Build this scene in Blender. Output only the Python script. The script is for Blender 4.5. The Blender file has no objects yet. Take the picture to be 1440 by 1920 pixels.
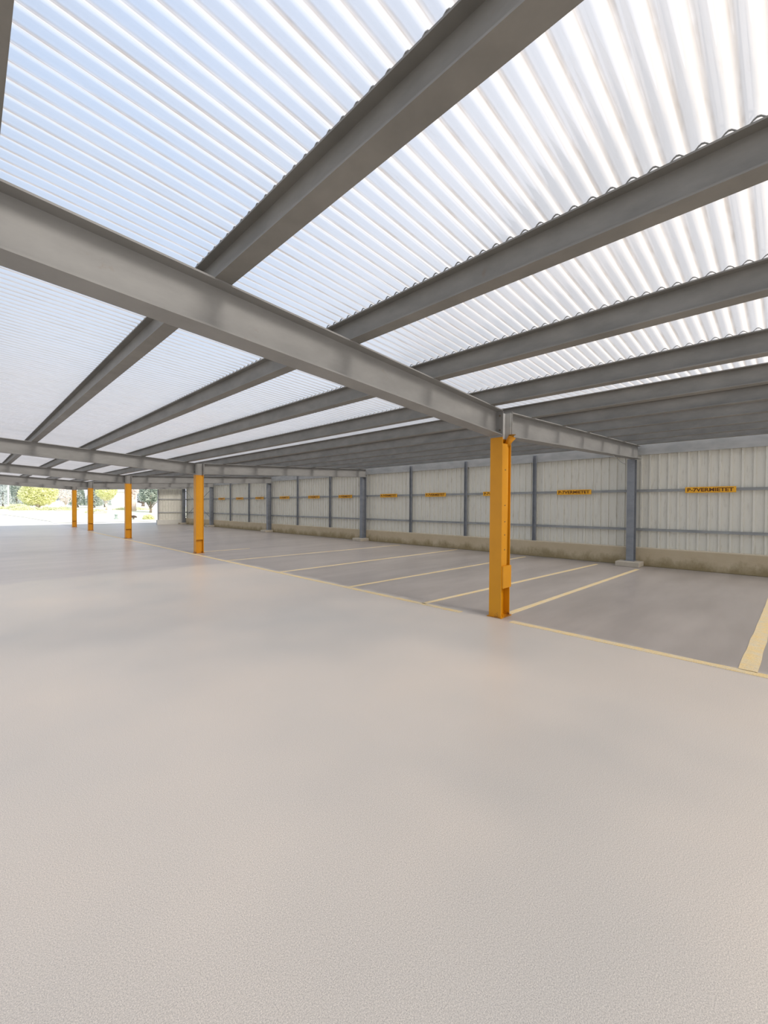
import bpy, math, random
from mathutils import Vector, Matrix
random.seed(7)
SC = bpy.context.scene
COL = SC.collection

# ------------------------------------------------------------ camera
FW = Vector((0.71419, 0.69981, -0.01408)).normalized()
RT = Vector((0.69993, -0.71419, 0.00600))
RT = (RT - FW * RT.dot(FW)).normalized()
UP = RT.cross(FW)
cam = bpy.data.cameras.new('camera')
cam.sensor_fit = 'HORIZONTAL'; cam.sensor_width = 36.0
cam.lens = 775.8 / 1440 * 36.0
cam.clip_start = 0.05; cam.clip_end = 600
co = bpy.data.objects.new('camera', cam); COL.objects.link(co)
M = Matrix((RT, UP, -FW)).transposed().to_4x4()
M.translation = Vector((0, 0, 1.5))
co.matrix_world = M
SC.camera = co

# ------------------------------------------------------------ light
SC.view_settings.view_transform = 'Standard'
SC.view_settings.look = 'None'
SC.view_settings.gamma = 1.0
SC.view_settings.exposure = 0.12
SC.view_settings.use_curve_mapping = False

w = bpy.data.worlds.new('sky'); SC.world = w; w.use_nodes = True
nt = w.node_tree; nt.nodes.clear()
out = nt.nodes.new('ShaderNodeOutputWorld'); bg = nt.nodes.new('ShaderNodeBackground')
tc = nt.nodes.new('ShaderNodeTexCoord'); sx = nt.nodes.new('ShaderNodeSeparateXYZ')
rp = nt.nodes.new('ShaderNodeValToRGB')
nt.links.new(tc.outputs['Generated'], sx.inputs[0])
nt.links.new(sx.outputs['Z'], rp.inputs[0])
rp.color_ramp.elements[0].position = 0.0; rp.color_ramp.elements[0].color = (0.93, 0.95, 1.0, 1)
rp.color_ramp.elements[1].position = 0.9; rp.color_ramp.elements[1].color = (0.44, 0.65, 1.0, 1)
e = rp.color_ramp.elements.new(0.30); e.color = (0.66, 0.81, 1.0, 1)
dp = nt.nodes.new('ShaderNodeVectorMath'); dp.operation = 'DOT_PRODUCT'; dp.inputs[1].default_value = (0.72, -0.69, 0.0)
nt.links.new(tc.outputs['Generated'], dp.inputs[0])
mr = nt.nodes.new('ShaderNodeMapRange'); mr.inputs['From Min'].default_value = -0.35; mr.inputs['From Max'].default_value = 0.45
nt.links.new(dp.outputs['Value'], mr.inputs['Value'])
mx = nt.nodes.new('ShaderNodeMixRGB'); mx.inputs[2].default_value = (1.0, 0.945, 0.905, 1)
nt.links.new(mr.outputs[0], mx.inputs[0]); nt.links.new(rp.outputs[0], mx.inputs[1])
nt.links.new(mx.outputs[0], bg.inputs[0]); bg.inputs[1].default_value = 1.0
nt.links.new(bg.outputs[0], out.inputs[0])

SUN_DIR = Vector((0.10, -0.80, 0.66)).normalized()      # towards the sun
sl = bpy.data.lights.new('sun', 'SUN'); sl.energy = 3.6; sl.angle = math.radians(20); sl.color = (1.0, 0.92, 0.82)
so = bpy.data.objects.new('sun', sl); COL.objects.link(so)
so.rotation_euler = SUN_DIR.to_track_quat('Z', 'Y').to_euler()
so.location = (0, -20, 30)

# ------------------------------------------------------------ materials
def new_mat(name):
    m = bpy.data.materials.new(name); m.use_nodes = True
    n = m.node_tree; n.nodes.clear()
    return m, n, n.nodes.new('ShaderNodeOutputMaterial')

def ramp(n, src, stops):
    r = n.nodes.new('ShaderNodeValToRGB')
    el = r.color_ramp.elements
    el[0].position, el[0].color = stops[0][0], (*stops[0][1], 1)
    el[1].position, el[1].color = stops[-1][0], (*stops[-1][1], 1)
    for p, c in stops[1:-1]:
        k = el.new(p); k.color = (*c, 1)
    n.links.new(src, r.inputs[0]); return r.outputs[0]

def noise(n, scale, detail=4, rough=0.55, vec=None, mapscale=None):
    t = n.nodes.new('ShaderNodeTexNoise'); t.inputs['Scale'].default_value = scale
    t.inputs['Detail'].default_value = detail; t.inputs['Roughness'].default_value = rough
    if vec is None:
        vec = n.nodes.new('ShaderNodeNewGeometry').outputs['Position']
    if mapscale:
        mp = n.nodes.new('ShaderNodeMapping'); mp.inputs['Scale'].default_value = mapscale
        n.links.new(vec, mp.inputs[0]); vec = mp.outputs[0]
    n.links.new(vec, t.inputs['Vector'])
    return t.outputs['Fac']

def mixc(n, fac, a, b, mode='MIX'):
    m = n.nodes.new('ShaderNodeMixRGB'); m.blend_type = mode
    for i, v in ((0, fac), (1, a), (2, b)):
        if hasattr(v, 'links') or isinstance(v, bpy.types.NodeSocket): n.links.new(v, m.inputs[i])
        elif i == 0: m.inputs[0].default_value = v
        else: m.inputs[i].default_value = (*v, 1)
    return m.outputs[0]

def math_(n, op, a, b=None):
    m = n.nodes.new('ShaderNodeMath'); m.operation = op
    for i, v in ((0, a), (1, b)):
        if v is None: continue
        if isinstance(v, bpy.types.NodeSocket): n.links.new(v, m.inputs[i])
        else: m.inputs[i].default_value = v
    return m.outputs[0]

def bsdf(n, out, col, rough=0.6, metal=0.0, bump=None, bstr=0.3, bdist=0.01, spec=0.5):
    b = n.nodes.new('ShaderNodeBsdfPrincipled')
    if isinstance(col, bpy.types.NodeSocket): n.links.new(col, b.inputs['Base Color'])
    else: b.inputs['Base Color'].default_value = (*col, 1)
    if isinstance(rough, bpy.types.NodeSocket): n.links.new(rough, b.inputs['Roughness'])
    else: b.inputs['Roughness'].default_value = rough
    b.inputs['Metallic'].default_value = metal
    b.inputs['Specular IOR Level'].default_value = spec
    if bump is not None:
        bp = n.nodes.new('ShaderNodeBump'); bp.inputs['Strength'].default_value = bstr; bp.inputs['Distance'].default_value = bdist
        n.links.new(bump, bp.inputs['Height']); n.links.new(bp.outputs[0], b.inputs['Normal'])
    n.links.new(b.outputs[0], out.inputs[0]); return b

def pos_xyz(n):
    g = n.nodes.new('ShaderNodeNewGeometry'); s = n.nodes.new('ShaderNodeSeparateXYZ')
    n.links.new(g.outputs['Position'], s.inputs[0]); return s.outputs

def mat_asphalt():
    m, n, o = new_mat('asphalt')
    x, y, z = pos_xyz(n)
    big = noise(n, 0.35, 3, 0.5)
    streak = noise(n, 1.0, 4, 0.6, mapscale=(0.35, 1.6, 1))
    grain = noise(n, 210, 2, 0.8)
    grain2 = noise(n, 330, 2, 0.8)
    new = ramp(n, big, [(0.30, (0.525, 0.495, 0.455)), (0.50, (0.65, 0.585, 0.515)), (0.70, (0.73, 0.635, 0.54))])
    old = ramp(n, streak, [(0.30, (0.33, 0.29, 0.26)), (0.7, (0.45, 0.40, 0.36))])
    far = ramp(n, streak, [(0.30, (0.47, 0.43, 0.40)), (0.7, (0.59, 0.53, 0.49))])
    # resurfaced aisle, with a wandering seam to the older surfacing behind it
    wob = math_(n, 'MULTIPLY', math_(n, 'SUBTRACT', noise(n, 0.9, 3), 0.5), 1.2)
    yy = math_(n, 'ADD', y, wob)
    f = math_(n, 'MULTIPLY', math_(n, 'SUBTRACT', yy, 10.3), 3.0)
    cl = n.nodes.new('ShaderNodeClamp'); n.links.new(f, cl.inputs[0])
    aisle = mixc(n, cl.outputs[0], new, far)
    wob2 = math_(n, 'MULTIPLY', math_(n, 'SUBTRACT', noise(n, 2.5, 3), 0.5), 0.30)
    g = math_(n, 'MULTIPLY', math_(n, 'SUBTRACT', math_(n, 'ADD', x, wob2), 4.95), 5.0)
    c2 = n.nodes.new('ShaderNodeClamp'); n.links.new(g, c2.inputs[0])
    col = mixc(n, c2.outputs[0], aisle, old)
    col = mixc(n, 0.55, col, ramp(n, grain, [(0.32, (0.50, 0.50, 0.50)), (0.5, (0.95, 0.95, 0.95)), (0.7, (1.25, 1.24, 1.22))]), 'MULTIPLY')
    col = mixc(n, 0.60, col, ramp(n, grain2, [(0.35, (0.55, 0.55, 0.55)), (0.65, (1.4, 1.4, 1.4))]), 'MULTIPLY')
    bsdf(n, o, col, 0.34, 0, grain, 0.22, 0.002, 0.5)
    return m

def mat_paint_line():
    m, n, o = new_mat('worn_line_paint')
    a = noise(n, 9, 5, 0.7); b = noise(n, 120, 2, 0.8)
    col = mixc(n, ramp(n, a, [(0.36, (0, 0, 0)), (0.62, (1, 1, 1))]), (0.74, 0.63, 0.44), (0.84, 0.62, 0.28))
    col = mixc(n, 0.5, col, ramp(n, b, [(0.35, (0.62, 0.62, 0.62)), (0.6, (1.1, 1.1, 1.1))]), 'MULTIPLY')
    bsdf(n, o, col, 0.6, 0, b, 0.3, 0.003)
    return m

def mat_steel(name, c1, c2, rust=0.0, rough=0.5, spec=0.4):
    m, n, o = new_mat(name)
    a = noise(n, 2.2, 5, 0.6, mapscale=(1, 1, 2.5)); b = noise(n, 30, 3)
    col = mixc(n, ramp(n, a, [(0.35, (0, 0, 0)), (0.68, (1, 1, 1))]), c1, c2)
    if rust:
        r = noise(n, 4.5, 6, 0.7)
        k = ramp(n, r, [(0.66, (0, 0, 0)), (0.78, (rust, rust, rust))])
        col = mixc(n, k, col, (0.20, 0.115, 0.06))
    bsdf(n, o, col, rough, 0.0, b, 0.05, 0.002, spec)
    return m

def mat_yellow():
    m, n, o = new_mat('yellow_paint')
    x, y, z = pos_xyz(n)
    a = noise(n, 3.0, 4, 0.6)
    col = mixc(n, a, (0.56, 0.235, 0.003), (0.72, 0.315, 0.005))
    # rust creeping up from the foot
    r = noise(n, 14, 5, 0.7)
    h = math_(n, 'SUBTRACT', r, math_(n, 'MULTIPLY', z, 2.2))
    k = ramp(n, h, [(0.42, (0, 0, 0)), (0.56, (0.85, 0.85, 0.85))])
    col = mixc(n, k, col, (0.16, 0.06, 0.02))
    bsdf(n, o, col, 0.42, 0, r, 0.05, 0.002, 0.45)
    return m

def mat_kerb():
    m, n, o = new_mat('mossy_concrete')
    x, y, z = pos_xyz(n)
    a = noise(n, 2.0, 5, 0.65); b = noise(n, 25, 4, 0.7)
    col = mixc(n, a, (0.44, 0.35, 0.22), (0.60, 0.51, 0.36))
    h = math_(n, 'SUBTRACT', noise(n, 2.2, 7, 0.72, mapscale=(1, 1, 0.6)), math_(n, 'MULTIPLY', z, 1.3))
    k = ramp(n, h, [(0.16, (0, 0, 0)), (0.46, (0.75, 0.75, 0.75))])
    col = mixc(n, k, col, (0.22, 0.17, 0.075))
    k2 = ramp(n, z, [(0.44, (0, 0, 0)), (0.475, (0.7, 0.7, 0.7))])
    col = mixc(n, k2, col, (0.68, 0.60, 0.47))
    bsdf(n, o, col, 0.85, 0, b, 0.35, 0.01, 0.2)
    return m

def mat_concrete(name, c1, c2, scale=6):
    m, n, o = new_mat(name)
    a = noise(n, scale, 5, 0.65); b = noise(n, 60, 3, 0.7)
    bsdf(n, o, mixc(n, a, c1, c2), 0.85, 0, b, 0.2, 0.004, 0.25)
    return m

def mat_cladding():
    m, n, o = new_mat('cream_sheet_steel')
    a = noise(n, 1.0, 5, 0.65, mapscale=(1, 5, 0.6)); b = noise(n, 6, 4, 0.6, mapscale=(1, 4, 0.5))
    col = mixc(n, a, (0.68, 0.66, 0.57), (0.76, 0.74, 0.66))
    col = mixc(n, ramp(n, b, [(0.55, (0, 0, 0)), (0.75, (0.45, 0.45, 0.45))]), col, (0.40, 0.36, 0.28))
    bsdf(n, o, col, 0.5, 0, None, spec=0.4)
    return m

def mat_translucent():
    m, n, o = new_mat('translucent_corrugated_plastic')
    a = noise(n, 1.3, 4, 0.6, mapscale=(0.35, 3.0, 1)); b = noise(n, 18, 4, 0.7, mapscale=(0.25, 2.5, 1))
    tr = n.nodes.new('ShaderNodeBsdfTranslucent'); df = n.nodes.new('ShaderNodeBsdfDiffuse')
    tp = n.nodes.new('ShaderNodeBsdfTransparent'); gl = n.nodes.new('ShaderNodeBsdfGlossy')
    col = mixc(n, ramp(n, b, [(0.56, (0, 0, 0)), (0.80, (0.5, 0.5, 0.5))]), (0.96, 0.925, 0.88), (0.78, 0.70, 0.60))
    x, y, z = pos_xyz(n)
    sn = math_(n, 'SINE', math_(n, 'MULTIPLY', y, 2 * math.pi / 0.095))
    trough = ramp(n, math_(n, 'MULTIPLY', math_(n, 'ADD', sn, 1.0), 0.5), [(0.0, (1, 1, 1)), (0.06, (0.9, 0.9, 0.9)), (0.16, (0, 0, 0))])
    patch = ramp(n, noise(n, 7, 4, 0.7, mapscale=(0.5, 3.0, 1)), [(0.35, (0.25, 0.25, 0.25)), (0.65, (0.85, 0.85, 0.85))])
    dirt = math_(n, 'MULTIPLY', trough, patch)
    col = mixc(n, dirt, col, (0.50, 0.43, 0.36))
    n.links.new(col, tr.inputs[0]); df.inputs[0].default_value = (0.85, 0.84, 0.83, 1)
    tp.inputs[0].default_value = (0.93, 0.95, 1.0, 1)
    gl.inputs[0].default_value = (0.9, 0.9, 0.9, 1); gl.inputs['Roughness'].default_value = 0.15
    m1 = n.nodes.new('ShaderNodeMixShader'); m1.inputs[0].default_value = 0.22
    n.links.new(tr.outputs[0], m1.inputs[1]); n.links.new(df.outputs[0], m1.inputs[2])
    m2 = n.nodes.new('ShaderNodeMixShader')
    n.links.new(math_(n, 'MULTIPLY', ramp(n, a, [(0.3, (0.38, 0.38, 0.38)), (0.7, (0.52, 0.52, 0.52))]), math_(n, 'SUBTRACT', 1.0, math_(n, 'MULTIPLY', dirt, 0.8))), m2.inputs[0])
    n.links.new(m1.outputs[0], m2.inputs[1]); n.links.new(tp.outputs[0], m2.inputs[2])
    m3 = n.nodes.new('ShaderNodeMixShader')
    fr = n.nodes.new('ShaderNodeFresnel'); fr.inputs[0].default_value = 1.4
    n.links.new(math_(n, 'MULTIPLY', fr.outputs[0], 0.22), m3.inputs[0])
    n.links.new(m2.outputs[0], m3.inputs[1]); n.links.new(gl.outputs[0], m3.inputs[2])
    n.links.new(m3.outputs[0], o.inputs[0])
    return m

def mat_flat(name, c1, c2, scale=3, rough=0.8):
    m, n, o = new_mat(name)
    a = noise(n, scale, 5, 0.65)
    bsdf(n, o, mixc(n, a, c1, c2), rough, 0, None, spec=0.25)
    return m

def mat_leaf(name, c1, c2):
    m, n, o = new_mat(name)
    a = noise(n, 1.4, 3, 0.6)
    col = mixc(n, ramp(n, a, [(0.35, (0, 0, 0)), (0.65, (1, 1, 1))]), c1, c2)
    df = n.nodes.new('ShaderNodeBsdfDiffuse'); tr = n.nodes.new('ShaderNodeBsdfTranslucent')
    n.links.new(col, df.inputs[0]); n.links.new(col, tr.inputs[0])
    mx = n.nodes.new('ShaderNodeMixShader'); mx.inputs[0].default_value = 0.35
    n.links.new(df.outputs[0], mx.inputs[1]); n.links.new(tr.outputs[0], mx.inputs[2])
    n.links.new(mx.outputs[0], o.inputs[0]); return m

ASPH = mat_asphalt(); LINE = mat_paint_line()
STEEL = mat_steel('grey_painted_steel', (0.235, 0.232, 0.222), (0.285, 0.281, 0.268), 0.35)
PURL = mat_steel('grey_purlin_steel', (0.175, 0.170, 0.155), (0.235, 0.226, 0.205), 0.45)
POST = mat_steel('blue_grey_post_steel', (0.20, 0.215, 0.235), (0.26, 0.275, 0.295), 0.15)
RAIL = mat_steel('grey_rail_steel', (0.27, 0.28, 0.28), (0.36, 0.37, 0.36), 0.1)
GALV = mat_steel('galvanised_steel', (0.40, 0.41, 0.40), (0.52, 0.52, 0.50), 0.1)
YEL = mat_yellow(); KERB = mat_kerb(); CLAD = mat_cladding(); PVC = mat_translucent()
DSTRIP = mat_flat('dark_crest_shade', (0.22, 0.22, 0.21), (0.32, 0.32, 0.31), 20)  # dark tone that draws the shade gap under the roof sheet crests
PLIN = mat_concrete('grey_concrete', (0.42, 0.37, 0.29), (0.56, 0.50, 0.41))
BOLT = mat_flat('rusty_bolt_steel', (0.10, 0.08, 0.06), (0.22, 0.17, 0.12), 30, 0.6)
SIGN = mat_flat('amber_sign_enamel', (0.80, 0.38, 0.02), (0.90, 0.47, 0.04), 6, 0.4)
TXT = mat_flat('dark_brown_lettering', (0.12, 0.04, 0.01), (0.16, 0.06, 0.015), 6, 0.6)

# ------------------------------------------------------------ mesh helpers
class MB:
    def __init__(s): s.v = []; s.f = []
    def box(s, x0, x1, y0, y1, z0, z1):
        b = len(s.v)
        s.v += [(x0, y0, z0), (x1, y0, z0), (x1, y1, z0), (x0, y1, z0), (x0, y0, z1), (x1, y0, z1), (x1, y1, z1), (x0, y1, z1)]
        s.f += [tuple(b + i for i in q) for q in ((0, 3, 2, 1), (4, 5, 6, 7), (0, 1, 5, 4), (1, 2, 6, 5), (2, 3, 7, 6), (3, 0, 4, 7))]
        return s
    def sweep(s, ring0, ring1):
        """two equal polygons joined into a closed prism"""
        b = len(s.v); k = len(ring0)
        s.v += [tuple(p) for p in ring0] + [tuple(p) for p in ring1]
        for i in range(k):
            j = (i + 1) % k
            s.f.append((b + i, b + j, b + k + j, b + k + i))
        s.f.append(tuple(b + i for i in range(k))[::-1]); s.f.append(tuple(b + k + i for i in range(k)))
        return s
    def tube(s, pts, rads, k=8):
        pts = [Vector(p) for p in pts]; b = len(s.v); up = Vector((0, 0, 1))
        for i, p in enumerate(pts):
            d = (pts[min(i + 1, len(pts) - 1)] - pts[max(i - 1, 0)]).normalized()
            a = d.cross(up)
            if a.length < 1e-3: a = d.cross(Vector((1, 0, 0)))
            a.normalize(); c = d.cross(a)
            r = rads[i] if isinstance(rads, (list, tuple)) else rads
            for j in range(k):
                t = 2 * math.pi * j / k
                s.v.append(tuple(p + a * math.cos(t) * r + c * math.sin(t) * r))
        for i in range(len(pts) - 1):
            for j in range(k):
                q = (j + 1) % k
                s.f.append((b + i * k + j, b + i * k + q, b + (i + 1) * k + q, b + (i + 1) * k + j))
        s.f.append(tuple(b + j for j in range(k))[::-1]); s.f.append(tuple(b + (len(pts) - 1) * k + j for j in range(k)))
        return s
    def build(s, name, mat, parent=None, loc=None, smooth=False, bevel=0.0):
        me = bpy.data.meshes.new(name)
        off = Vector(loc) if loc is not None else (parent['_o'] if False else Vector((0, 0, 0)))
        if parent is not None: off = parent.location.copy() if parent.parent is None else (parent.parent.location + parent.location)
        me.from_pydata([tuple(Vector(p) - off) for p in s.v], [], s.f)
        me.update(); me.materials.append(mat)
        if smooth:
            for p in me.polygons: p.use_smooth = True
        o = bpy.data.objects.new(name, me); COL.objects.link(o)
        if parent is not None: o.parent = parent
        else: o.location = off
        if bevel:
            b = o.modifiers.new('bevel', 'BEVEL'); b.width = bevel; b.segments = 2; b.limit_method = 'ANGLE'
        return o

def tag(o, label, cat, group=None):
    o['label'] = label; o['category'] = cat
    if group: o['group'] = group
    return o
def thing(name, loc, label, cat, group=None):
    o = bpy.data.objects.new(name, None); o.empty_display_size = 0.2
    COL.objects.link(o); o.location = loc
    return tag(o, label, cat, group)
def struct(o): o['kind'] = 'structure'; return o

def i_profile(w, h, tf, tw):
    """I section as (u, v) with v from 0 up to h"""
    a, b = w / 2, tw / 2
    return [(-a, 0), (a, 0), (a, tf), (b, tf), (b, h - tf), (a, h - tf), (a, h), (-a, h), (-a, h - tf), (-b, h - tf), (-b, tf), (-a, tf)]

# ------------------------------------------------------------ dimensions (metres)
VX = 5.06                                   # valley line over the yellow posts
WALL = 12.28
RH = 0.335                                  # rafter depth
PH = 0.20                                   # purlin depth
COLY = [2.84, 13.18, 21.02, 28.72, 33.60]
Y0, Y1 = -4.6, 34.15
def zb(x): return 2.455 + (0.057 * (VX - x) if x < VX else 0.042 * (x - VX))     # rafter underside
def zs(x): return zb(x) + RH + PH                                               # purlin top

# ------------------------------------------------------------ floor and ground
m = MB(); m.box(-12, 12.8, -10, 38.6, -0.15, 0.0)
struct(m.build('floor', ASPH))
GRD = mat_concrete('pale_concrete_paving', (0.82, 0.82, 0.84), (0.90, 0.90, 0.91), 0.6)
def zg(y):
    pts = [(-60, -0.02), (50, -0.02), (70, 0.65), (95, 0.95), (220, 1.25)]
    for (a, za), (b, zb_) in zip(pts, pts[1:]):
        if y <= b: return za + (zb_ - za) * (y - a) / (b - a)
    return 1.25
m = MB()
xs = [-90, -50, -20, 0, 20, 40, 70, 130]; ys = [-60, 38.3, 38.6, 44, 50, 55, 60, 65, 70, 80, 95, 130, 220]
for y in ys:
    for x in xs: m.v.append((x, y, zg(y) - (0.14 if y < 38.5 else (-0.015 if y < 39 else 0))))
for j in range(len(ys) - 1):
    for i in range(len(xs) - 1):
        a = j * len(xs) + i; m.f.append((a, a + 1, a + 1 + len(xs), a + len(xs)))
struct(m.build('ground', GRD))
LAWN = mat_flat('washed_out_lawn', (0.80, 0.82, 0.60), (0.93, 0.92, 0.78), 1.2)  # grass colour paled to carry the overexposed daylight outside
m = MB(); n0 = 0
edge = [(41.2, 5.0, 9.9), (46, 5.4, 30), (50, 5.2, 40), (55, 4.4, 50), (60, 3.2, 55), (65, 0, 60), (70, -20, 65), (80, -40, 70), (95, -60, 80), (120, -70, 100)]
for y, a, b in edge: m.v += [(a, y, zg(y) + 0.03), (b, y, zg(y) + 0.03)]
for i in range(len(edge) - 1): m.f.append((2 * i, 2 * i + 1, 2 * i + 3, 2 * i + 2))
struct(m.build('lawn', LAWN))

# ------------------------------------------------------------ roof sheeting (corrugations run across the building)
def corrugated(xa, xb, name, mat, mids=()):
    pitch, amp, seg = 0.095, 0.0165, 8
    xs = [xa] + list(mids) + [xb]
    nn = int((Y1 + 0.15 - (Y0 - 0.1)) / (pitch / seg))
    m = MB()
    for i in range(nn + 1):
        y = Y0 - 0.1 + i * pitch / seg
        dz = amp * math.sin(2 * math.pi * y / pitch) + amp + 0.003
        for x in xs: m.v.append((x, y, zs(x) + dz))
    k = len(xs)
    for i in range(nn):
        for j in range(k - 1):
            a = i * k + j; m.f.append((a, a + 1, a + k + 1, a + k))
    return struct(m.build(name, mat, smooth=True))
corrugated(-3.55, 4.965, 'ceiling', PVC)
corrugated(5.155, 12.62, 'ceiling', PVC)
m = MB()                                     # valley gutter between the two slopes
z = zs(VX)
prof = [(-0.09, 0.04), (-0.085, -0.10), (0.085, -0.10), (0.09, 0.04), (0.08, 0.04), (0.075, -0.09), (-0.075, -0.09), (-0.08, 0.04)]
m.sweep([(VX + u, Y0, z + v) for u, v in prof], [(VX + u, Y1, z + v) for u, v in prof])
tag(m.build('valley_gutter', GALV), 'grey box gutter along the roof valley above the yellow posts', 'gutter')

# ------------------------------------------------------------ purlins
pos_names = {
 -3: 'lengthwise grey roof purlin furthest from the parking bays',
 -2: 'lengthwise grey roof purlin second furthest from the parking bays',
 -1: 'lengthwise grey roof purlin just left of the camera',
 0: 'grey roof purlin cut off by the top left corner of the picture',
 1: 'wide looking grey roof purlin leaving through the top edge of the picture',
 2: 'grey roof purlin that is highest of those leaving through the right edge',
 3: 'grey roof purlin second from the top along the right edge',
 4: 'grey roof purlin third from the top along the right edge, passing over the yellow posts',
 5: 'grey roof purlin directly below the narrow white strip of daylight',
 6: 'grey roof purlin first to the wall side of the one under the white strip',
 7: 'grey shaded roof purlin sixth from the top along the right edge',
 8: 'grey shaded roof purlin seventh from the top along the right edge',
 9: 'grey shaded roof purlin last but one before the back wall',
 10: 'grey shaded roof purlin closest to the back wall'}
for k in range(-3, 11):
    xr = 0.125 + 1.18 * k; xc = xr - 0.062
    if k == 4: xc = 4.845 - 0.062
    zp = zb(xc) + RH
    t = thing('roof_purlin', (xc, 0, zp), pos_names[k], 'roof beam', 'lengthwise roof purlins')
    pr = i_profile(0.122, PH, 0.010, 0.008)
    MB().sweep([(xc + u, Y0, zp + v) for u, v in pr], [(xc + u, Y1, zp + v) for u, v in pr]).build('beam', PURL, t)
    if 1 <= k <= 4:                          # added dark band under the corrugations, standing in for the shaded crest gaps
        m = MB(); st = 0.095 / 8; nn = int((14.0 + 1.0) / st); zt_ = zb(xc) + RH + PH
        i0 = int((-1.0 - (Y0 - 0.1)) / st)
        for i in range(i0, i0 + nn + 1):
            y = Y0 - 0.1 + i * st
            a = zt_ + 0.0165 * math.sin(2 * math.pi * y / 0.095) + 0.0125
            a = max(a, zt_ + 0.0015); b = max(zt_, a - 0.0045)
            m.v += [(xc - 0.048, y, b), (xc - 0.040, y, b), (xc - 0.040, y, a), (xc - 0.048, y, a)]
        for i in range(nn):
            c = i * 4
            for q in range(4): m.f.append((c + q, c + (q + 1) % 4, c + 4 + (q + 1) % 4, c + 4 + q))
        m.build('crest_shade_strip', DSTRIP, t)
    for yc in COLY:                          # bolted cleats at every rafter
        MB().box(xc + 0.006, xc + 0.014, yc - 0.05, yc + 0.05, zp + 0.01, zp + PH - 0.02).build('cleat', GALV, t)

# ------------------------------------------------------------ rafters
ord_ = ['nearest', 'second nearest', 'third nearest', 'fourth nearest', 'farthest']
for i, yc in enumerate(COLY):
    for side, (xa, xb) in (('aisle', (-3.6, VX)), ('bay', (5.30, WALL + 0.02))):
        w_ = 'aisle' if side == 'aisle' else 'parking bay'
        t = thing('roof_rafter', ((xa + xb) / 2, yc, zb((xa + xb) / 2)),
                  '%s grey crosswise I-beam on the %s side of the yellow posts' % (ord_[i], w_), 'roof beam', 'crosswise roof rafters')
        pr = i_profile(0.20, RH, 0.013, 0.010)
        MB().sweep([(xa, yc + u, zb(xa) + v) for u, v in pr], [(xb, yc + u, zb(xb) + v) for u, v in pr]).build('beam', STEEL, t)
        xe = VX if side == 'aisle' else 5.30
        sgn = -1 if side == 'aisle' else 1
        z0 = zb(xe)
        x0, x1 = sorted((xe + sgn * 0.001, xe + sgn * 0.016))
        MB().box(x0, x1, yc - 0.10, yc + 0.10, z0 - 0.02, z0 + RH + 0.01).build('end_plate', STEEL, t)
        for by in (-0.06, 0.06):
            for bz in (0.07, 0.26):
                MB().tube([(xe + sgn * 0.016, yc + by, z0 + bz), (xe + sgn * 0.03, yc + by, z0 + bz)], 0.012, 6).build('bolt', BOLT, t)

# ------------------------------------------------------------ yellow valley posts
post_lab = ['large yellow steel post in the foreground beside the first parking bay',
            'second yellow steel post from the camera, with a rusty foot',
            'third yellow steel post from the camera, standing near the garden opening',
            'fourth yellow steel post from the camera, thin in the distance',
            'farthest and thinnest yellow steel post at the end of the roof']
for i, yc in enumerate(COLY):
    t = thing('yellow_post', (VX, yc, 0), post_lab[i], 'post', 'yellow posts along the valley')
    zt = zb(VX)
    hw = 0.09
    def hprof(z0, z1, mb):
        pts = [(VX, -hw), (VX + 0.012, -hw), (VX + 0.012, -0.005), (VX + 0.228, -0.005), (VX + 0.228, -hw), (VX + 0.24, -hw),
               (VX + 0.24, hw), (VX + 0.228, hw), (VX + 0.228, 0.005), (VX + 0.012, 0.005), (VX + 0.012, hw), (VX, hw)]
        return mb.sweep([(x, yc + y, z0) for x, y in pts], [(x, yc + y, z1) for x, y in pts])
    hprof(0.0, zt - 0.02, MB()).build('shaft', YEL, t)
    h = hprof(zt - 0.02, zt + RH + 0.0, MB()).build('grey_head', GALV if i == 0 else STEEL, t); h['label'] = 'unpainted grey top of the post between the beams'
    MB().box(VX - 0.02, VX + 0.26, yc - 0.11, yc + 0.11, 0.0, 0.012).build('base_plate', YEL, t)
    # rainwater pipe boxed in between the flanges, with a kicked elbow at the top and a guard box low down
    if i == 0:
        dp = MB().box(VX + 0.015, VX + 0.15, yc - 0.088, yc - 0.02, 0.70, zt - 0.10).build('cover_channel', YEL, t, bevel=0.004)
        MB().tube([(VX + 0.19, yc - 0.045, 0.72), (VX + 0.19, yc - 0.045, zt - 0.10)], 0.030, 10).build('drain_pipe', YEL, t, smooth=True)
        MB().tube([(VX + 0.19, yc - 0.045, zt - 0.12), (VX + 0.20, yc - 0.09, zt - 0.04), (VX + 0.215, yc - 0.115, zt + 0.0), (VX + 0.215, yc - 0.115, zt + 0.03)],
                  [0.034, 0.046, 0.052, 0.052], 12).build('pipe_elbow', YEL, t, smooth=True)
        MB().box(VX + 0.013, VX + 0.236, yc - 0.115, yc - 0.01, 0.40, 0.70).build('guard_box', YEL, t, bevel=0.006)
    else:
        MB().box(VX + 0.015, VX + 0.222, yc - 0.080, yc - 0.02, 0.42, zt - 0.06).build('cover_channel', YEL, t, bevel=0.004)
    if i < 1:
        for bz in (0.92, 1.12, 1.30, 1.52, 2.0):
            MB().tube([(VX + 0.085, yc - 0.086, bz), (VX + 0.085, yc - 0.094, bz)], 0.009, 6).build('bolt', BOLT, t)

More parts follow.
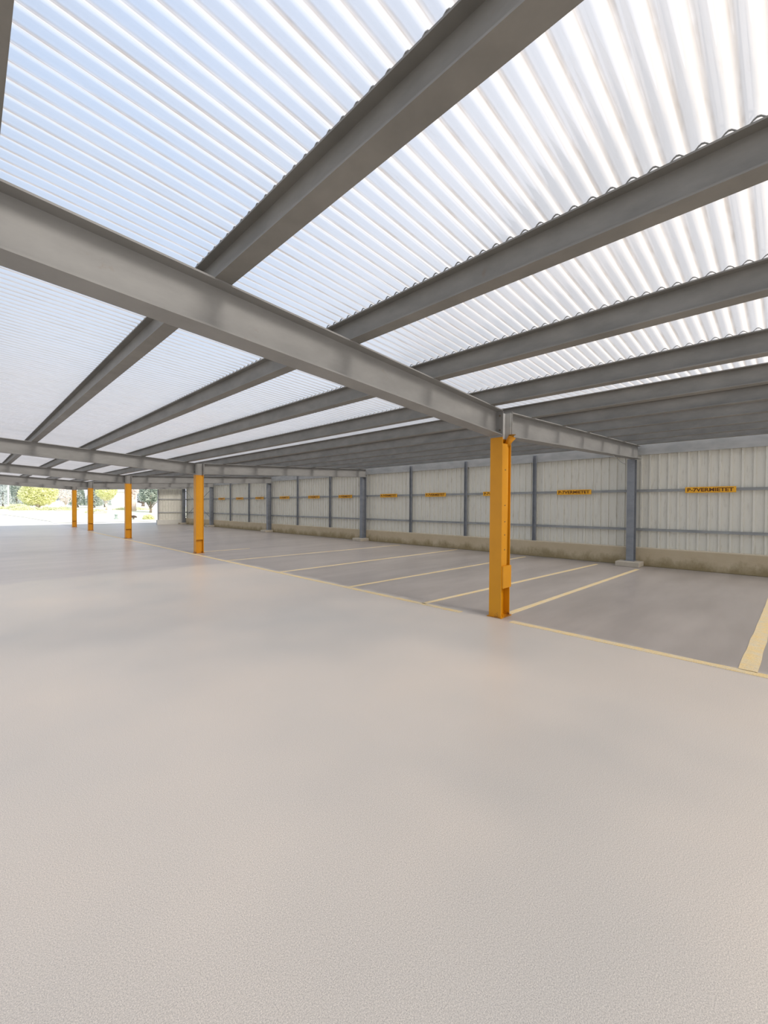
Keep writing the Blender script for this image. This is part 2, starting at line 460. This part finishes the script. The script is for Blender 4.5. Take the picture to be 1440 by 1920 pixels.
# ------------------------------------------------------------ back wall (right)
def ribbed(p0, p1, z0, ztop, nrm, name):
    """trapezoid-ribbed cladding from p0 to p1 (plan), ribs standing towards nrm"""
    d = Vector((p1[0] - p0[0], p1[1] - p0[1], 0)); L = d.length; d.normalize(); nv = Vector((nrm[0], nrm[1], 0))
    prof = []; s = 0.0
    while s < L:
        for a, h in ((0, 0), (0.140, 0), (0.148, 0.034), (0.187, 0.034), (0.195, 0)):
            if s + a <= L and not (prof and abs(prof[-1][0] - s - a) < 1e-6): prof.append((s + a, h))
        s += 0.20
    m = MB()
    for a, h in prof:
        p = Vector((p0[0], p0[1], 0)) + d * a + nv * h
        m.v += [(p.x, p.y, z0), (p.x, p.y, ztop)]
    for i in range(len(prof) - 1): m.f.append((2 * i, 2 * i + 2, 2 * i + 3, 2 * i + 1))
    b = len(m.v)                              # outer skin gives the sheet its thickness
    for a, h in prof:
        p = Vector((p0[0], p0[1], 0)) + d * a + nv * (h - 0.006)
        m.v += [(p.x, p.y, z0), (p.x, p.y, ztop)]
    for i in range(len(prof) - 1): m.f.append((b + 2 * i, b + 2 * i + 1, b + 2 * i + 3, b + 2 * i + 2))
    return struct(m.build(name, CLAD))
ribbed((12.425, Y0), (12.425, 34.1), 0.45, 3.28, (-1, 0), 'wall_right')
ribbed((10.36, 34.10), (12.42, 34.10), 0.36, 3.0, (0, -1), 'wall_far')
m = MB(); m.box(WALL, WALL + 0.24, Y0, 34.3, 0, 0.475)
struct(m.build('baseboard_right', KERB, bevel=0.012))
m = MB(); m.box(10.30, WALL - 0.005, 34.0, 34.25, 0, 0.36)
PK = mat_concrete('pale_concrete_footing', (0.56, 0.55, 0.50), (0.68, 0.66, 0.60))
struct(m.build('baseboard_far', PK, bevel=0.01))

m = MB(); m.box(12.345, 12.388, Y0, 34.0, 2.87, 3.17)
tag(m.build('eave_beam', GALV), 'long pale grey beam along the top of the back wall', 'beam')
for zc, lb in ((0.935, 'lower grey horizontal rail along the back wall, just above the kerb'), (1.94, 'upper grey horizontal rail along the back wall, carrying the orange signs')):
    m = MB()
    pr = [(0, -0.032), (0.045, -0.032), (0.045, 0.032), (0, 0.032), (0, 0.018), (0.006, 0.018), (0.006, -0.018), (0, -0.018)]
    m.sweep([(12.342 + u, Y0, zc + v) for u, v in pr], [(12.342 + u, 34.0, zc + v) for u, v in pr])
    tag(m.build('wall_rail', RAIL), lb, 'rail', 'horizontal rails on the back wall')
for zc, lb in ((0.935, 'lower pale rail on the short end wall beside the garden'), (1.94, 'upper pale rail on the short end wall beside the garden')):
    m = MB(); m.box(10.40, 12.05, 34.02, 34.066, zc - 0.035, zc + 0.035)
    tag(m.build('wall_rail', GALV), lb, 'rail', 'rails on the end wall')

small = [(-1.9, 'slim wall post right of the signs, outside the first bay'), (0.2, 'slim grey wall post at the right edge of the picture'),
         (5.60, 'slim grey wall post between the large wall post and the foreground yellow post'),
         (8.08, 'slim grey wall post just left of the foreground yellow post'),
         (10.60, 'slim grey wall post second left of the foreground yellow post'),
         (15.67, 'slim grey wall post nearest on the left of the second large wall post'),
         (18.40, 'slim grey wall post halfway between the second and third large wall posts'),
         (23.63, 'slim grey wall post first left of the third large wall post'),
         (26.15, 'slim grey wall post second left of the third large wall post')]
for y, lb in small:
    if y < 1: continue
    m = MB()
    pr = [(12.285, y - 0.05), (12.341, y - 0.05), (12.341, y + 0.05), (12.285, y + 0.05), (12.285, y + 0.042), (12.333, y + 0.042), (12.333, y - 0.042), (12.285, y - 0.042)]
    m.sweep([(a, b, 0.475) for a, b in pr], [(a, b, zs(12.3) - PH - 0.02) for a, b in pr])
    tag(m.build('wall_stud', POST), lb, 'post', 'slim posts on the back wall')
MAINY = [2.93, 13.2, 21.05, 28.75, 33.86]
wl = ['large grey wall post on a concrete pad at the head of the first parking line',
      'second large grey wall post from the camera', 'third large grey wall post from the camera',
      'fourth large grey wall post, at the near end of the cross bracing', 'large grey wall post in the far corner by the end wall']
for i, y in enumerate(MAINY):
    t = thing('wall_post', (12.17, y, 0), wl[i], 'post', 'large posts on the back wall')
    xa, xb = 12.06, 12.275
    pts = [(xa, -.085), (xa + .011, -.085), (xa + .011, -.004), (xb - .011, -.004), (xb - .011, -.085), (xb, -.085),
           (xb, .085), (xb - .011, .085), (xb - .011, .004), (xa + .011, .004), (xa + .011, .085), (xa, .085)]
    zt = zb(12.06) - 0.004
    MB().sweep([(a, y + b, 0.135) for a, b in pts], [(a, y + b, zt) for a, b in pts]).build('shaft', POST, t)
    MB().box(11.80, 12.278, y - 0.27, y + 0.27, 0, 0.123).build('concrete_pad', PLIN, t, bevel=0.012)
    MB().box(12.03, 12.277, y - 0.11, y + 0.11, 0.123, 0.135).build('base_plate', POST, t)
m = MB(); m.box(10.345, 10.395, 34.0, 34.09, 0.36, 2.66)
tag(m.build('end_post', POST), 'slim dark post at the garden edge of the short end wall', 'post')

# cross bracing in the last wall bay
t = thing('cross_brace', (12.24, 31.3, 1.5), 'thin crossed steel rods bracing the farthest bay of the back wall', 'brace')
for a, b in (((12.20, 28.86, 0.55), (12.20, 33.75, 2.65)), ((12.23, 28.86, 2.65), (12.23, 33.75, 0.55))):
    MB().tube([a, b], 0.016, 6).build('rod', POST, t)
# slack wire from the rafter to the wall
t = MB()
pts = []
for i in range(13):
    s = i / 12; pts.append((10.1 + (12.3 - 10.1) * s, 2.80 + 0.32 * s, zb(10.1) - 0.01 + (2.66 - zb(10.1)) * s - 0.03 * math.sin(math.pi * s)))
tag(t.tube(pts, 0.008, 5).build('hanging_wire', GALV), 'thin pale wire sloping from the nearest beam to the back wall', 'wire')
# ------------------------------------------------------------ bay signs
sign_lab = [(1.345, 'orange sign nearest the camera, right of the first large wall post, readable dark letters'),
 (4.44, 'orange sign between the foreground yellow post and the first large wall post'),
 (6.92, 'orange sign mostly hidden behind the foreground yellow post'),
 (9.41, 'orange sign first to the left of the foreground yellow post'),
 (11.82, 'orange sign second to the left of the foreground yellow post'),
 (14.58, 'orange sign just left of the second large wall post'),
 (17.0, 'small orange sign in the middle panel between the second and third large wall posts'),
 (19.69, 'small orange sign just right of the third large wall post'),
 (22.4, 'small orange sign just left of the third large wall post'),
 (24.9, 'faded small orange sign between the two distant slim posts'),
 (27.5, 'tiny orange sign just right of the fourth large wall post'),
 (31.0, 'tiny orange sign in the far braced bay')]
cu = bpy.data.curves.new('lettering', 'FONT'); cu.body = 'P-7VERMIETET'; cu.size = 0.135; cu.offset = 0.0035
cu.extrude = 0.0015; cu.align_x = 'CENTER'; cu.align_y = 'CENTER'; cu.resolution_u = 3
to = bpy.data.objects.new('tmp_text', cu); COL.objects.link(to)
bpy.context.view_layer.update()
tme = bpy.data.meshes.new_from_object(to.evaluated_get(bpy.context.evaluated_depsgraph_get()))
bpy.data.objects.remove(to)
xs_ = [v.co.x for v in tme.vertices]; ys_ = [v.co.y for v in tme.vertices]
kx = 0.86 / (max(xs_) - min(xs_)); ky = 0.086 / (max(ys_) - min(ys_)); cy = (max(ys_) + min(ys_)) / 2; cx = (max(xs_) + min(xs_)) / 2
for v in tme.vertices:
    a, b, c = v.co; v.co = (-c - 0.0, -(a - cx) * kx, (b - cy) * ky)
tme.materials.clear(); tme.materials.append(TXT); tme.name = 'lettering'
for y, lb in sign_lab:
    zc = 1.935
    t = thing('bay_sign', (12.30, y, zc), lb, 'sign', 'orange signs on the back wall rail')
    MB().box(12.315, 12.336, y - 0.475, y + 0.475, zc - 0.07, zc + 0.07).build('board', SIGN, t, bevel=0.006)
    o = bpy.data.objects.new('lettering', tme); COL.objects.link(o); o.parent = t; o.location = (0.013, 0, 0)
    for s in (-0.38, 0.38):
        MB().box(12.334, 12.345, y + s - 0.02, y + s + 0.02, zc - 0.05, zc + 0.05).build('bracket', POST, t)

# ------------------------------------------------------------ parking lines
def quad_line(a, b, w, lb, name='parking_line', group='yellow bay divider lines'):
    a, b = Vector((*a, 0)), Vector((*b, 0)); d = (b - a).normalized(); nrm = Vector((-d.y, d.x, 0)) * w / 2
    N = max(2, int((b - a).length / 0.25)); m = MB()
    r = random.Random(lb)
    for i in range(N + 1):
        p = a + (b - a) * (i / N); j = 1 + r.uniform(-0.07, 0.07)
        for q, z in ((p - nrm * j, 0.0), (p + nrm * j, 0.0), (p + nrm * j, 0.004), (p - nrm * j, 0.004)): m.v.append((q.x, q.y, z))
    for i in range(N):
        c = i * 4
        for k in range(4): m.f.append((c + k, c + (k + 1) % 4, c + 4 + (k + 1) % 4, c + 4 + k))
    m.f.append((3, 2, 1, 0)); c = N * 4; m.f.append((c, c + 1, c + 2, c + 3))
    return tag(m.build(name, LINE), lb, 'line', group)
quad_line((5.02, -4.4), (5.02, 2.58), 0.10, 'long yellow line from the foreground post to the right edge, fronting the nearest bay', 'bay_front_line', 'yellow bay front line')
quad_line((4.96, 3.32), (4.95, 27.8), 0.095, 'long yellow line running from the foreground post past the distant posts', 'bay_front_line', 'yellow bay front line')
quad_line((5.06, 0.255), (11.7, 0.12), 0.135, 'thick yellow bay line cut off by the right edge of the picture')
quad_line((5.38, 2.80), (11.50, 2.62), 0.085, 'yellow bay line starting at the foot of the foreground post')
quad_line((4.98, 4.02), (11.75, 3.62), 0.08, 'yellow bay line passing just behind the foreground post')
quad_line((5.0, 5.80), (11.9, 5.68), 0.08, 'yellow bay line second behind the foreground post')
quad_line((5.0, 8.18), (12.1, 8.28), 0.08, 'yellow bay line third behind the foreground post')
quad_line((5.0, 10.85), (11.85, 10.75), 0.06, 'faint yellow bay line between the foreground and second posts')
quad_line((5.35, 13.42), (7.0, 13.40), 0.05, 'short worn yellow line beside the second yellow post')

# ------------------------------------------------------------ garden beyond the open end
LF = {  # leaf colours lightened, with the bright outdoor haze put into them
 'yellow': mat_leaf('yellow_green_leaves', (0.80, 0.83, 0.48), (0.96, 0.95, 0.70)),
 'pale': mat_leaf('pale_green_leaves', (0.78, 0.82, 0.58), (0.94, 0.94, 0.76)),
 'dark': mat_leaf('grey_green_leaves', (0.30, 0.37, 0.33), (0.66, 0.72, 0.66)),
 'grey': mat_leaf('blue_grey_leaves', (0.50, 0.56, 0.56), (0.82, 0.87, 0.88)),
 'pink': mat_leaf('pale_pink_leaves', (0.88, 0.82, 0.80), (0.97, 0.94, 0.92))}
BARK = mat_flat('pale_bark', (0.62, 0.54, 0.50), (0.80, 0.72, 0.67), 5)
BARKD = mat_flat('dark_bark', (0.20, 0.17, 0.14), (0.32, 0.27, 0.22), 5)

def leaves(c, rad, n, size, shape='ball', seed=1):
    r = random.Random(seed); m = MB()
    lumps = [(Vector((r.gauss(0, 1), r.gauss(0, 1), r.gauss(0, 1))).normalized(), r.uniform(0.75, 1.05)) for _ in range(26)]
    for _ in range(n):
        d = Vector((r.gauss(0, 1), r.gauss(0, 1), r.gauss(0, 1))).normalized()
        best = max(lumps, key=lambda q: q[0].dot(d))
        k = (0.72 + 0.28 * max(0, best[0].dot(d)) ** 6 * best[1]) * (r.random() ** 0.22)
        if shape == 'cone':
            h = r.random(); rr = (1 - h) ** 0.7 * (0.8 + 0.2 * r.random()) + 0.06
            a = r.uniform(0, 6.283); p = Vector((math.cos(a) * rr * rad[0], math.sin(a) * rr * rad[1], (h * 2 - 1) * rad[2]))
        elif shape == 'dome':
            p = Vector((d.x * rad[0] * k, d.y * rad[1] * k, abs(d.z) * rad[2] * k))
        else:
            p = Vector((d.x * rad[0] * k, d.y * rad[1] * k, d.z * rad[2] * k))
        p += Vector(c)
        u = Vector((r.gauss(0, 1), r.gauss(0, 1), r.gauss(0, .6))).normalized(); v = u.cross(Vector((r.gauss(0, 1), r.gauss(0, 1), r.gauss(0, 1)))).normalized()
        s = size * r.uniform(0.6, 1.3); b = len(m.v)
        m.v += [tuple(p + u * s), tuple(p + v * s * 0.55), tuple(p - u * s), tuple(p - v * s * 0.55)]
        m.f.append((b, b + 1, b + 2, b + 3))
    return m

def tree(name, x, y, trunk_h, rad, leaf, n, size, label, cat, shape='ball', bark=None, tr=0.14, seed=1, spread=0.5, group=None):
    z = zg(y); t = thing(name, (x, y, z), label, cat, group)
    r = random.Random(seed + 50)
    m = MB(); top = z + trunk_h + rad[2] * 0.7
    m.tube([(x, y, z - 0.05), (x + 0.05, y, z + trunk_h * 0.6), (x, y + 0.05, z + trunk_h), (x, y, top)], [tr * 1.25, tr, tr * 0.85, tr * 0.3], 9)
    for i in range(7):
        a = i * 0.9 + r.random(); h0 = z + trunk_h * r.uniform(0.55, 1.0)
        q = (x + math.cos(a) * rad[0] * spread, y + math.sin(a) * rad[1] * spread, z + trunk_h + rad[2] * r.uniform(0.2, 1.0))
        mid = (x + (q[0] - x) * 0.45, y + (q[1] - y) * 0.45, h0 + (q[2] - h0) * 0.6)
        m.tube([(x, y, h0), mid, q], [tr * 0.5, tr * 0.35, tr * 0.12], 6)
    m.build('trunk', bark or BARK, t, smooth=True)
    leaves((x, y, z + trunk_h + rad[2]), rad, n, size, shape, seed).build('foliage', LF[leaf], t)
    return t
def shrub(name, x, y, rad, leaf, n, size, label, cat='shrub', seed=1, group=None):
    z = zg(y); t = thing(name, (x, y, z), label, cat, group)
    r = random.Random(seed); m = MB()
    for i in range(6):
        a = i * 1.05; m.tube([(x, y, z - 0.03), (x + math.cos(a) * rad[0] * .5, y + math.sin(a) * rad[1] * .5, z + rad[2] * .6)], [0.04, 0.015], 5)
    m.build('stems', BARK, t)
    leaves((x, y, z), rad, n, size, 'dome', seed).build('foliage', LF[leaf], t)
    return t

tree('round_tree', 8.0, 80.4, 0.15, (2.6, 2.6, 2.3), 'yellow', 7000, 0.16, 'big round yellow-green tree in the garden at the left', 'tree', seed=3, tr=0.2, spread=0.7)
shrub('hedge_shrub', 5.5, 77.3, (1.7, 1.3, 0.85), 'pale', 1800, 0.10, 'pale yellow-green shrub at the left foot of the round tree', seed=4)
shrub('hedge_shrub', 3.6, 79.0, (0.9, 0.9, 0.5), 'pale', 900, 0.09, 'smallest pale shrub at the far left beside the white pole', seed=14)
t = thing('low_hedge', (7.5, 70.9, zg(70.9)), 'long low pale hedge in front of the round tree', 'hedge')
mm = MB()
for i in range(7):
    q = leaves((4.9 + i * 0.95, 70.6 + 0.15 * (i % 3), zg(70.9)), (0.85, 0.7, 0.48 + 0.12 * (i % 2)), 600, 0.09, 'dome', 30 + i)
    b = len(mm.v); mm.v += q.v; mm.f += [tuple(a + b for a in f) for f in q.f]
mm.build('foliage', LF['pale'], t)
for i, (x, y, h, lf, lb) in enumerate([
    (5.2, 101.9, 6.5, 'grey', 'tall grey-green conifer at the far left edge'),
    (7.4, 106.5, 7.0, 'dark', 'tall dark conifer between the white pole and the round tree'),
    (14.7, 92.1, 6.0, 'dark', 'dark conifer between the two thinnest yellow posts'),
    (16.8, 90.0, 5.6, 'dark', 'dark conifer just right of the fourth yellow post'),
    (20.2, 99.0, 6.5, 'grey', 'pale grey conifer behind the third yellow post')]):
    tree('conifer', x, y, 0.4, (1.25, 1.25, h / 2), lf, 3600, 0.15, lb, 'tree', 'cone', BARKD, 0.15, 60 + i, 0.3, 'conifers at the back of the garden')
tree('pale_tree', 12.0, 85.5, 0.8, (1.7, 1.7, 2.2), 'pink', 1700, 0.14, 'pale whitish tree left of the farthest yellow post', 'tree', seed=8, tr=0.10, spread=0.8)
tree('small_tree', 14.65, 70.8, 1.35, (1.45, 1.45, 1.3), 'yellow', 2400, 0.12, 'small yellow-green tree with a pinkish forked trunk', 'tree', seed=9, tr=0.10, spread=0.75)
tree('pale_trunk_tree', 17.4, 68.0, 2.3, (1.0, 1.0, 1.2), 'pink', 900, 0.13, 'tree with a thick pale trunk right of the third yellow post', 'tree', seed=10, tr=0.36, spread=0.9)
tree('broad_tree', 18.0, 62.2, 0.8, (1.55, 1.55, 2.3), 'dark', 4600, 0.14, 'broad dark grey-green tree next to the end wall', 'tree', seed=11, tr=0.14, spread=0.8, bark=BARKD)
shrub('round_shrub', 13.4, 47.0, (0.62, 0.55, 0.62), 'yellow', 1500, 0.06, 'small round yellow-green shrub near the end wall', seed=12)
shrub('round_shrub', 11.9, 63.0, (1.3, 0.9, 0.55), 'pale', 1400, 0.08, 'flat pale green shrub right of the fourth yellow post', seed=13)
shrub('round_shrub', 18.6, 72.5, (3.2, 1.0, 0.5), 'pale', 2200, 0.09, 'wide low green hedge shrub behind the pale trunk', seed=15)
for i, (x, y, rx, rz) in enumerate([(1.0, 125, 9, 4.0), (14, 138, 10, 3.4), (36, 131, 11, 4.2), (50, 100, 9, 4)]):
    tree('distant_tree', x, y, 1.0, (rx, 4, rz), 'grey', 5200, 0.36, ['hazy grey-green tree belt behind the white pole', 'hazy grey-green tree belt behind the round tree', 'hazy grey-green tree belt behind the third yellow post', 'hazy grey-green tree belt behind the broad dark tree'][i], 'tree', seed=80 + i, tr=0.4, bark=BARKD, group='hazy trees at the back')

WHT = mat_flat('white_painted_metal', (0.80, 0.80, 0.82), (0.88, 0.88, 0.90), 2, 0.5)
t = thing('white_pole', (5.2, 89, zg(89)), 'slim white pole at the far left of the garden', 'pole')
MB().tube([(5.2, 89, zg(89)), (5.2, 89, 7.5)], [0.12, 0.09], 8).build('mast', WHT, t, smooth=True)
MB().tube([(5.2, 89, zg(89)), (5.2, 89, zg(89) + 0.15)], 0.2, 8).build('base', WHT, t)
# grey block building far behind
GB = mat_flat('grey_render', (0.50, 0.53, 0.56), (0.58, 0.60, 0.63), 1)
t = thing('distant_house', (26.5, 116, zg(116)), 'pale grey roofed house glimpsed left of the third yellow post', 'house')
MB().box(22.5, 30, 114, 120, zg(116), 4.6).build('wall', WHT, t)
m = MB(); m.sweep([(22.2, 113.5, 4.6), (22.2, 120.5, 4.6), (22.2, 117, 6.4)], [(30.3, 113.5, 4.6), (30.3, 120.5, 4.6), (30.3, 117, 6.4)]); m.build('roof', GB, t)
MB().box(24, 25.2, 113.95, 114.0, 2.2, 3.5).build('window', GB, t)
# mushroom lamp, bollard, rock
DK = mat_flat('dark_brown_metal', (0.05, 0.035, 0.03), (0.10, 0.07, 0.06), 8, 0.6)
def dome(cx, cy, z0, r, h, flat=0.02, k=18, rings=6):
    m = MB(); prof = [(r * math.cos(a), h * math.sin(a)) for a in [i * math.pi / 2 / rings for i in range(rings)]] + [(0.004, h)]
    prof = [(r * 0.9, -flat)] + prof
    for pr, pz in prof:
        for j in range(k):
            a = 2 * math.pi * j / k; m.v.append((cx + pr * math.cos(a), cy + pr * math.sin(a), z0 + pz))
    for i in range(len(prof) - 1):
        for j in range(k):
            q = (j + 1) % k; m.f.append((i * k + j, i * k + q, (i + 1) * k + q, (i + 1) * k + j))
    m.f.append(tuple(range(k))[::-1]); return m
t = thing('garden_lamp', (12.2, 47.6, -0.02), 'low garden lamp with a dark dome cap right of the third yellow post', 'lamp')
MB().tube([(12.2, 47.6, -0.02), (12.2, 47.6, 0.22)], 0.09, 10).build('post', PLIN, t, smooth=True)
dome(12.2, 47.6, 0.20, 0.33, 0.22).build('cap', DK, t, smooth=True)
GRN = mat_flat('grey_green_paint', (0.32, 0.40, 0.38), (0.42, 0.50, 0.47), 6, 0.6)
t = thing('garden_bollard', (11.1, 49.4, -0.02), 'short grey-green garden post left of the third yellow post', 'bollard')
MB().tube([(11.1, 49.4, -0.02), (11.1, 49.4, 0.10), (11.1, 49.4, 0.12), (11.1, 49.4, 0.42)], [0.20, 0.20, 0.11, 0.11], 10).build('post', GRN, t, smooth=True)
dome(11.1, 49.4, 0.42, 0.17, 0.12).build('cap', GRN, t, smooth=True)
RK = mat_concrete('grey_rock', (0.42, 0.42, 0.38), (0.62, 0.60, 0.55), 3)
for i, (x, y, s, lb) in enumerate([(12.0, 61.0, 0.5, 'low grey rock on the lawn left of the small tree'), (12.05, 45.4, 0.12, 'small pale stone beside the garden lamp'), (8.9, 68.3, 0.34, 'dark stone at the right foot of the low hedge')]):
    r = random.Random(i); m = MB(); k, rg = 12, 5
    for a in range(rg + 1):
        ph = a / rg * math.pi / 2
        for j in range(k):
            th = 2 * math.pi * j / k; q = 1 + r.uniform(-0.18, 0.18)
            m.v.append((x + s * 1.5 * math.cos(ph) * math.cos(th) * q, y + s * math.cos(ph) * math.sin(th) * q, zg(y) - 0.03 + s * 0.75 * math.sin(ph) * q))
    for a in range(rg):
        for j in range(k):
            q = (j + 1) % k; m.f.append((a * k + j, a * k + q, (a + 1) * k + q, (a + 1) * k + j))
    m.f.append(tuple(range(k))[::-1])
    tag(m.build('garden_rock', RK, loc=(x, y, zg(y))), lb, 'rock', 'stones in the garden')
